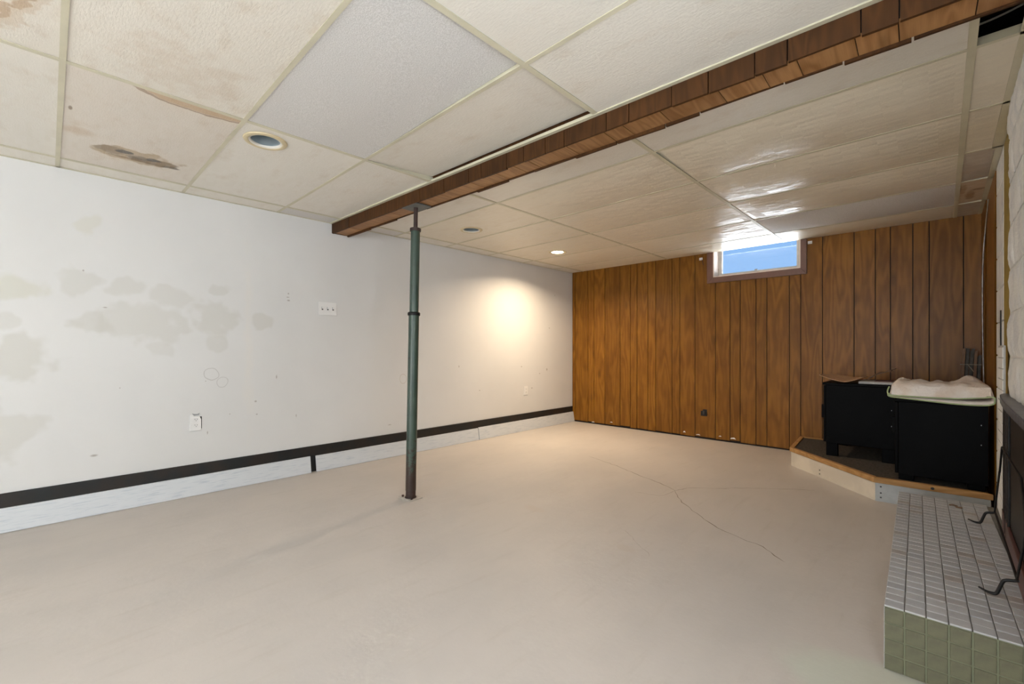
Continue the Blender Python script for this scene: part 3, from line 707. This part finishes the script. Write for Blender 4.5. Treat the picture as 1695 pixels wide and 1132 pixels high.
lathe('knot', [(0, .0), (.008, 0), (.009, -.001)], M['slot_dark'], plat, 12, (kn.x, kn.y-.0015, PH-.018)).rotation_euler = (math.pi/2, 0, 0)

# ------------------------------------------------------------------ black cabinets
CT = PH-.008
def cabinet(name, label, x0, x1, y0, y1, ztop, zb, handle_side=None):
    t = thing(name, label, 'cabinet', ((x0+x1)/2, (y0+y1)/2, CT), 0, 'black cabinets on the platform')
    hx, hy = (x1-x0)/2, (y1-y0)/2; B = M['black_lacquer']
    box('body', -hx+.018, hx, -hy, hy, zb-CT, ztop-CT-.02, B, t, .002)
    box('top', -hx-.004, hx, -hy-.006, hy+.004, ztop-CT-.02, ztop-CT, B, t, .003)
    for sx in (-1, 1):
        for sy in (-1, 1): 
            cx = sx*(hx-.05)+(.0 if sx > 0 else .006); cy2 = sy*(hy-.04)
            box('leg', cx-.038, cx+.038, cy2-.03, cy2+.03, 0.0005, zb-CT, B, t, .002)
    for s in (-1, 1):
        d = box('door', -hx, -hx+.017, (-hy+.003 if s < 0 else .002), (-.002 if s < 0 else hy-.003), zb-CT+.004, ztop-CT-.024, B, t, .002)
        hy_ = s*.04 if s > 0 else -hy+.05
        box('handle', -hx-.018, -hx, hy_-.008, hy_+.008, .30, .41, B, d, .002)
    for z in (.28, .40): box('side_peg', -.002, .002, -hy-.0015, -hy, z, z+.007, M['steel'], t, .001, loc=(hx-.03, 0, 0))
    return t
cabinet('black_cabinet', 'short-legged black cabinet with cardboard on top beside the panelling', 3.082, 3.54, 4.358, 4.98, .746, .258)
cabinet('black_cabinet', 'black cabinet under the folded white mattress pad by the right wall', 3.556, 3.985, 3.874, 4.34, .690, .190)

# ------------------------------------------------------------------ things on the cabinets
def sheet(name, rows, th, m, parent=None, smooth=True):
    """thick sheet from a grid of points"""
    n = len(rows); k = len(rows[0]); v = [Vector(p) for r in rows for p in r]; f = []
    v2 = [p+Vector((0, 0, th)) for p in v]; Lq = n*k
    for i in range(n-1):
        for j in range(k-1):
            a = i*k+j; f.append((a, a+1, a+k+1, a+k)); f.append((Lq+a, Lq+a+k, Lq+a+k+1, Lq+a+1))
    rg = list(range(k))+[i*k+k-1 for i in range(1, n)]+[(n-1)*k+j for j in range(k-2, -1, -1)]+[i*k for i in range(n-2, 0, -1)]
    for q in range(len(rg)): f.append((rg[q], rg[(q+1) % len(rg)], Lq+rg[(q+1) % len(rg)], Lq+rg[q]))
    return mesh_obj(name, v+v2, f, m, parent, smooth)
rows = []
for j in range(9):
    w = j/8; row = []
    for i in range(13):
        u = i/12
        x = 3.055+.255*u+.03*w; y = 4.36+.36*w-.05*math.sin(u*2)
        z = .752+.052*(1-u)**2.0*(1-.3*w)+.030*max(0, u-.70)/.3+.022*w*(.4+.6*math.sin(u*3))*(1 if u < .9 else .6)
        row.append((x, y, z))
    rows.append(row)
o = sheet('cardboard_sheet', rows, .004, M['cardboard']); tag(o, 'curled brown cardboard sheet on the left black cabinet', 'cardboard')
rows = []
for j in range(7):
    w = j/6; row = []
    for i in range(11):
        u = i/10
        x = 3.348+.15*u+.015*w; y = 4.50+.30*w+.02*u; z = .772+.010*w+.080*u**.8-.020*max(0, u-.8)/.2*.6+.010*math.sin(u*7)*w
        row.append((x, y, z))
    rows.append(row)
o = sheet('cardboard_flap', rows, .005, M['card_dark']); tag(o, 'dark bent cardboard flap rising above the pale board', 'cardboard')
t = thing('pale_board', 'flat pale grey board with a picture on the left cabinet', 'board', (3.43, 4.52, .7465))
box('slab', -.120, .105, -.155, .16, 0, .020, M['lid'], t, .003); box('picture', -.03, .08, -.09, .12, .020, .0215, M['magenta'], t)
# bundle of slats leaning into the corner
t = thing('slat_bundle', 'bundle of weathered grey slats tied with string in the corner', 'slats', (3.95, 4.98, CT))
for k in range(9):
    i, j = k % 5, k//5
    h = .87+random.uniform(-.02, .015)-(.04 if k in (4, 8) else 0)
    x0 = -.088+.022*i+.008*j; y0 = -.05+.030*j; lx = .040; ly = .045
    v = []
    for (dx, dy) in ((0, 0), (.017, 0), (.017, .024), (0, .024)): v.append((x0+dx, y0+dy, .001))
    for (dx, dy) in ((0, 0), (.017, 0), (.017, .024), (0, .024)): v.append((x0+dx+lx, y0+dy+ly, h))
    mesh_obj('slat', v, [(0, 1, 2, 3), (4, 5, 6, 7), (0, 1, 5, 4), (1, 2, 6, 5), (2, 3, 7, 6), (3, 0, 4, 7)], M['slat'] if k % 3 else M['card_dark'], t)
def ringpts(z): 
    s = z/.87; a = [(-.094, -.056), (.034, -.056), (.036, .012), (-.090, .012), (-.094, -.056)]
    return [(p[0]+.040*s, p[1]+.045*s, z) for p in a]
tube('string', ringpts(.745), .0035, M['string'], t, 6)
tube('string', curve_pts([(-.02, -.022, .745), (-.005, -.026, .72), (.012, -.024, .69)], 4), .003, M['string'], t, 6)

# folded mattress pad
pad = thing('mattress_pad', 'folded white quilted mattress pad with green piping on the right cabinet', 'bedding', (3.77, 4.09, .692))
def pad_prof(u):      # underside height of the upper layer along x, u 0..1 (local z)
    return .006+.022*max(0, (u-.62)/.38)**1.6
nx, ny = 40, 26; v = []; f = []
X0, X1, Y0, Y1 = -.238, .236, -.232, .20
def top_z(u, w):
    edge = min(1, (min(u, 1-u)/.13)); edge = math.sqrt(max(0, 1-(1-edge)**2)); ef = min(1, w/.18); ef = math.sqrt(max(0, 1-(1-ef)**2)); eb = min(1, (1-w)/.2); eb = math.sqrt(max(0, 1-(1-eb)**2))
    q = abs(math.sin(u*15.7))*.010*abs(math.sin(w*9.0+.4))**.4 + .010*noise.noise((u*9, w*7, .3)) + .004*noise.noise((u*26, w*20, 4.3))
    hump = .045*math.exp(-((u-.80)/.10)**2-((w-.62)/.24)**2)+.014*math.exp(-((u-.12)/.15)**2-((w-.4)/.4)**2)
    return (.080+q+hump-.018*max(0, (u-.80)/.2))*min(edge, ef, eb)**.6*(1 if True else 0)
for lay in (0, 1):
    for j in range(ny+1):
        for i in range(nx+1):
            u, w = i/nx, j/ny; x = X0+(X1-X0)*u; y = Y0+(Y1-Y0)*w
            zl = pad_prof(u)*(1-.4*w)
            z = zl+(.006+max(0, top_z(u, w)) if lay else 0)
            bul = .010*math.sin(math.pi*min(1, max(0, (z-zl)/.08))) if lay else 0
            v.append((x-(bul if u < .08 else 0), y-(bul if w < .06 else 0)+.006*math.sin(u*9+1), z+.012))
W = nx+1; Lq = W*(ny+1)
for j in range(ny):
    for i in range(nx):
        a = j*W+i; f.append((a, a+W, a+W+1, a+1)); f.append((Lq+a, Lq+a+1, Lq+a+W+1, Lq+a+W))
rg = list(range(W))+[j*W+nx for j in range(1, ny+1)]+[ny*W+i for i in range(nx-1, -1, -1)]+[j*W for j in range(ny-1, 0, -1)]
for q in range(len(rg)): f.append((rg[q], rg[(q+1) % len(rg)], Lq+rg[(q+1) % len(rg)], Lq+rg[q]))
mesh_obj('upper_layer', v, f, M['pad'], pad, True)
# lower layer: a thin sheet that sags over the front and loops up at the right end
prof = [(-.236, .030), (-.246, .020), (-.238, .010), (-.20, .005), (-.08, .003), (.05, .001), (.14, -.001), (.20, .002), (.232, .012), (.240, .026), (.234, .037), (.205, .038)]
rows = []
PP = curve_pts([(p[0], 0, p[1]) for p in prof], 4)
for y in (Y0-.012, Y0+.008, 0.0, .19):
    dz = -.016*max(0, 1-(y-Y0+.012)/.018)
    rows.append([(p.x, y, p.z+(dz*min(1, max(0, (p.x+.20)/.25)) if p.z < .02 else 0)+.002) for p in PP])
n = len(PP); v = [p for r in rows for p in r]; f = [(i*n+j, i*n+j+1, (i+1)*n+j+1, (i+1)*n+j) for i in range(3) for j in range(n-1)]
lo = mesh_obj('lower_layer', v, f, M['pad'], pad, True); md = lo.modifiers.new('thick', 'SOLIDIFY'); md.thickness = .005
tube('piping', [Vector(p)+Vector((0, -.003, 0)) for p in rows[0]], .0042, M['piping'], pad, 8)
up = [(X0+(X1-X0)*(i/30)-(.006 if i < 2 else 0), Y0-.006+.006*math.sin(i/30*9+1), pad_prof(i/30)+.012) for i in range(31)]
tube('piping', curve_pts([(X0-.004, Y0+.02, .075), (X0-.012, Y0+.004, .045), (X0-.004, Y0-.004, .022)]+up[2::3], 4), .0042, M['piping'], pad, 8)

# ------------------------------------------------------------------ tiled hearth
HA = math.atan(.045/1.537)
hearth = thing('tiled_hearth', 'raised hearth of small grey mosaic tiles by the fireplace', 'hearth', (3.648, 1.798, 0), HA)
HL, HW_, HZ = 1.54, .385, .204
prism('core', [(.004, .004), (HW_-.03, .004), (HW_-.012+.02, HL-.004), (.004, HL-.004)], 'z', .001, HZ-.006, M['grout'], hearth)
P_ = .0495; nc, nr = 7, 31
bm = bmesh.new(); addbox(bm, .0013, P_-.0013, .0030, P_-.0030, -.006, 0, .0012); tm = bpy.data.meshes.new('mosaic_tile'); bmesh.ops.recalc_face_normals(bm, faces=bm.faces); bm.to_mesh(tm); bm.free()
tm.materials.append(M['hearth_tile'])
for j in range(nr):
    for i in range(nc):
        o = bpy.data.objects.new('mosaic_tile', tm); COL.objects.link(o); o.parent = hearth
        o.location = (i*P_+.001, j*P_+.001, HZ+random.uniform(-.0006, .0006)); o.rotation_euler = (random.uniform(-.008, .008), random.uniform(-.008, .008), random.uniform(-.012, .012))
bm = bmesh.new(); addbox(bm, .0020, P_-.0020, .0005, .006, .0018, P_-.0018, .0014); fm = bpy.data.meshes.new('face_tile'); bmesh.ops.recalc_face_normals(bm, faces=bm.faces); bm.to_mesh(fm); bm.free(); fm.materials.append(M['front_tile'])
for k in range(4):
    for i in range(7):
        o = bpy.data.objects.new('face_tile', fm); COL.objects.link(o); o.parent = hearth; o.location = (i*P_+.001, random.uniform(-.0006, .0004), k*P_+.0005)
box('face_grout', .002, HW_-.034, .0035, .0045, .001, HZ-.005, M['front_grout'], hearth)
bm = bmesh.new()
for j in range(nr):
    for k in range(4): addbox(bm, .0015, .005, j*P_+.003, (j+1)*P_-.001, k*P_+.0025, (k+1)*P_-.0015)
so_ = bmo('side_tiles', bm, M['hearth_tile'], hearth); so_['kind'] = 'stuff'
tube('debris', curve_pts([(.205, 1.40, HZ+.004), (.215, 1.385, HZ+.010), (.232, 1.40, HZ+.004), (.228, 1.375, HZ+.005), (.25, 1.38, HZ+.004)], 3), .004, M['card_dark'], hearth, 6)

# ------------------------------------------------------------------ fireplace: rough blocks above, black insert below, mantel shelf
brk = struct(box('wall_chimney', 4.002, XR-.0125, .9, 2.93, .80, H-.004, M['white_paint']), 'painted rough block facing above the fireplace')
def rough_block(y0, y1, z0, z1, sd, endtaper):
    ny, nz = 14, 8; v = []; f = []
    for j in range(nz+1):
        for i in range(ny+1):
            u, w = i/ny, j/nz; e = min(u, 1-u, .16)/.16; e2 = min(w, 1-w, .22)/.22
            d = .009*(e**.35)*(e2**.5)*(.75+.7*noise.noise((u*3+sd*7.1, w*2.2, sd)))+.004*noise.noise((u*11+sd, w*8, sd*3))
            yy = y0+(y1-y0)*u
            if endtaper and u > .8: yy += (.10*noise.noise((w*1.7, sd*2.3, 1.1))+.012)*(u-.8)/.2*(1-abs(2*w-1)**4)
            v.append((4.003-d-.004, yy, z0+(z1-z0)*w))
    n = len(v); W2 = ny+1
    for p in list(v): v.append((4.0015, p[1], p[2]))
    for j in range(nz):
        for i in range(ny): a = j*W2+i; f.append((a, a+1, a+W2+1, a+W2))
    rg = list(range(W2))+[j*W2+ny for j in range(1, nz+1)]+[nz*W2+i for i in range(ny-1, -1, -1)]+[j*W2 for j in range(nz-1, 0, -1)]
    for q in range(len(rg)): f.append((rg[q], rg[(q+1) % len(rg)], n+rg[(q+1) % len(rg)], n+rg[q]))
    mesh_obj('rough_block', v, f, M['block_paint'], brk, True)
for k in range(7):
    z0 = JZ[k]+.004; z1 = min(JZ[k]+.186, H-.006)
    ends = [2.90, 2.51, 2.12, 1.73, 1.34, .95] if k % 2 == 0 else [2.90, 2.71, 2.32, 1.93, 1.54, 1.15, .95]
    for i in range(len(ends)-1): rough_block(ends[i+1]+.003, ends[i]-.003, z0, z1, k*3.7+i*1.3, i == 0)
fp = thing('fireplace', 'black fireplace insert with dark mantel shelf on the right wall', 'fireplace', (4.0, 2.4, HZ+.0015))
box('surround', -.016, .017, -.57, .60, .0005, .575, M['black_iron'], fp, .003)
edge = [(-.016, .610), (-.028, .55), (-.036, .42), (-.042, .25), (-.048, 0.0), (-.05, -.3), (-.05, -.57)]
prism('mantel_shelf', edge+[(.0185, -.57), (.0185, .610)], 'z', .578, .608, M['shelf_slate'], fp, .003)
for k, y in enumerate((.40, .34, .28)): tube('fluting', [(-.018, y, .02), (-.018, y, .57)], .007, M['black_iron'], fp, 8)
for k in range(8): lathe('stud', [(0, .004), (.003, .003), (.004, 0)], M['stud'], fp, 8, (-.0165, .46, .10+.06*k)).rotation_euler = (0, -math.pi/2, 0)
prism('base_rail', [(-.016-.004, .575), (-.028, .10), (-.030, -.57), (-.0165, -.57), (-.0165, .575)], 'z', .001, .085, M['red_rail'], fp, .002)
# tiled board at the far side of the fireplace
tb = thing('mosaic_pillar', 'narrow white mosaic tiled pillar beside the black fireplace', 'pillar', (3.985, 3.02, HZ+.001))
box('backing', .003, .010, 0, .255, 0, .83, M['lid'], tb)
bm = bmesh.new(); addbox(bm, 0, .0038, .0015, .0485, .0015, .0480, .001); um = bpy.data.meshes.new('upright_tile'); bmesh.ops.recalc_face_normals(bm, faces=bm.faces); bm.to_mesh(um); bm.free(); um.materials.append(M['white_paint'])
for k in range(16):
    for i in range(5):
        o = bpy.data.objects.new('mosaic_tile', um); COL.objects.link(o); o.parent = tb; o.location = (random.uniform(-.0004, .0002), .002+i*.050, .008+k*.0510)
box('metal_strip', .000, .004, .10, .13, .83, 1.00, M['black_iron'], tb)
# wrought-iron fire screen standing on the hearth
fs = thing('fire_screen', 'black wrought iron fire screen with bent feet on the hearth', 'fire screen', (3.944, 2.5, HZ+.0015))
def foot(y, x=-.0):
    return curve_pts([(-.072, y+.019, .009), (-.055, y+.006, .006), (-.039, y, .006), (-.031, y, .012), (-.022, y, .040), (-.014, y, .058), (.006, y, .064), (.017, y, .068)], 4)
for y in (.45, -.385):
    pts = foot(y); tube('foot', pts, [.0028+.0024*min(1, i/8) for i in range(len(pts))], M['black_iron'], fs, 8)
    tube('brace', [(.012, y, .066), (.012, y-.24, .30)], .0035, M['black_iron'], fs, 8)
tube('frame', [(.012, .20, .30), (.012, .10, .42), (.012, -.50, .42), (.012, -.62, .30)], .0035, M['black_iron'], fs, 8)
tube('cross_bar', [(.014, .45, .068), (.014, -.385, .068)], .004, M['black_iron'], fs, 8)
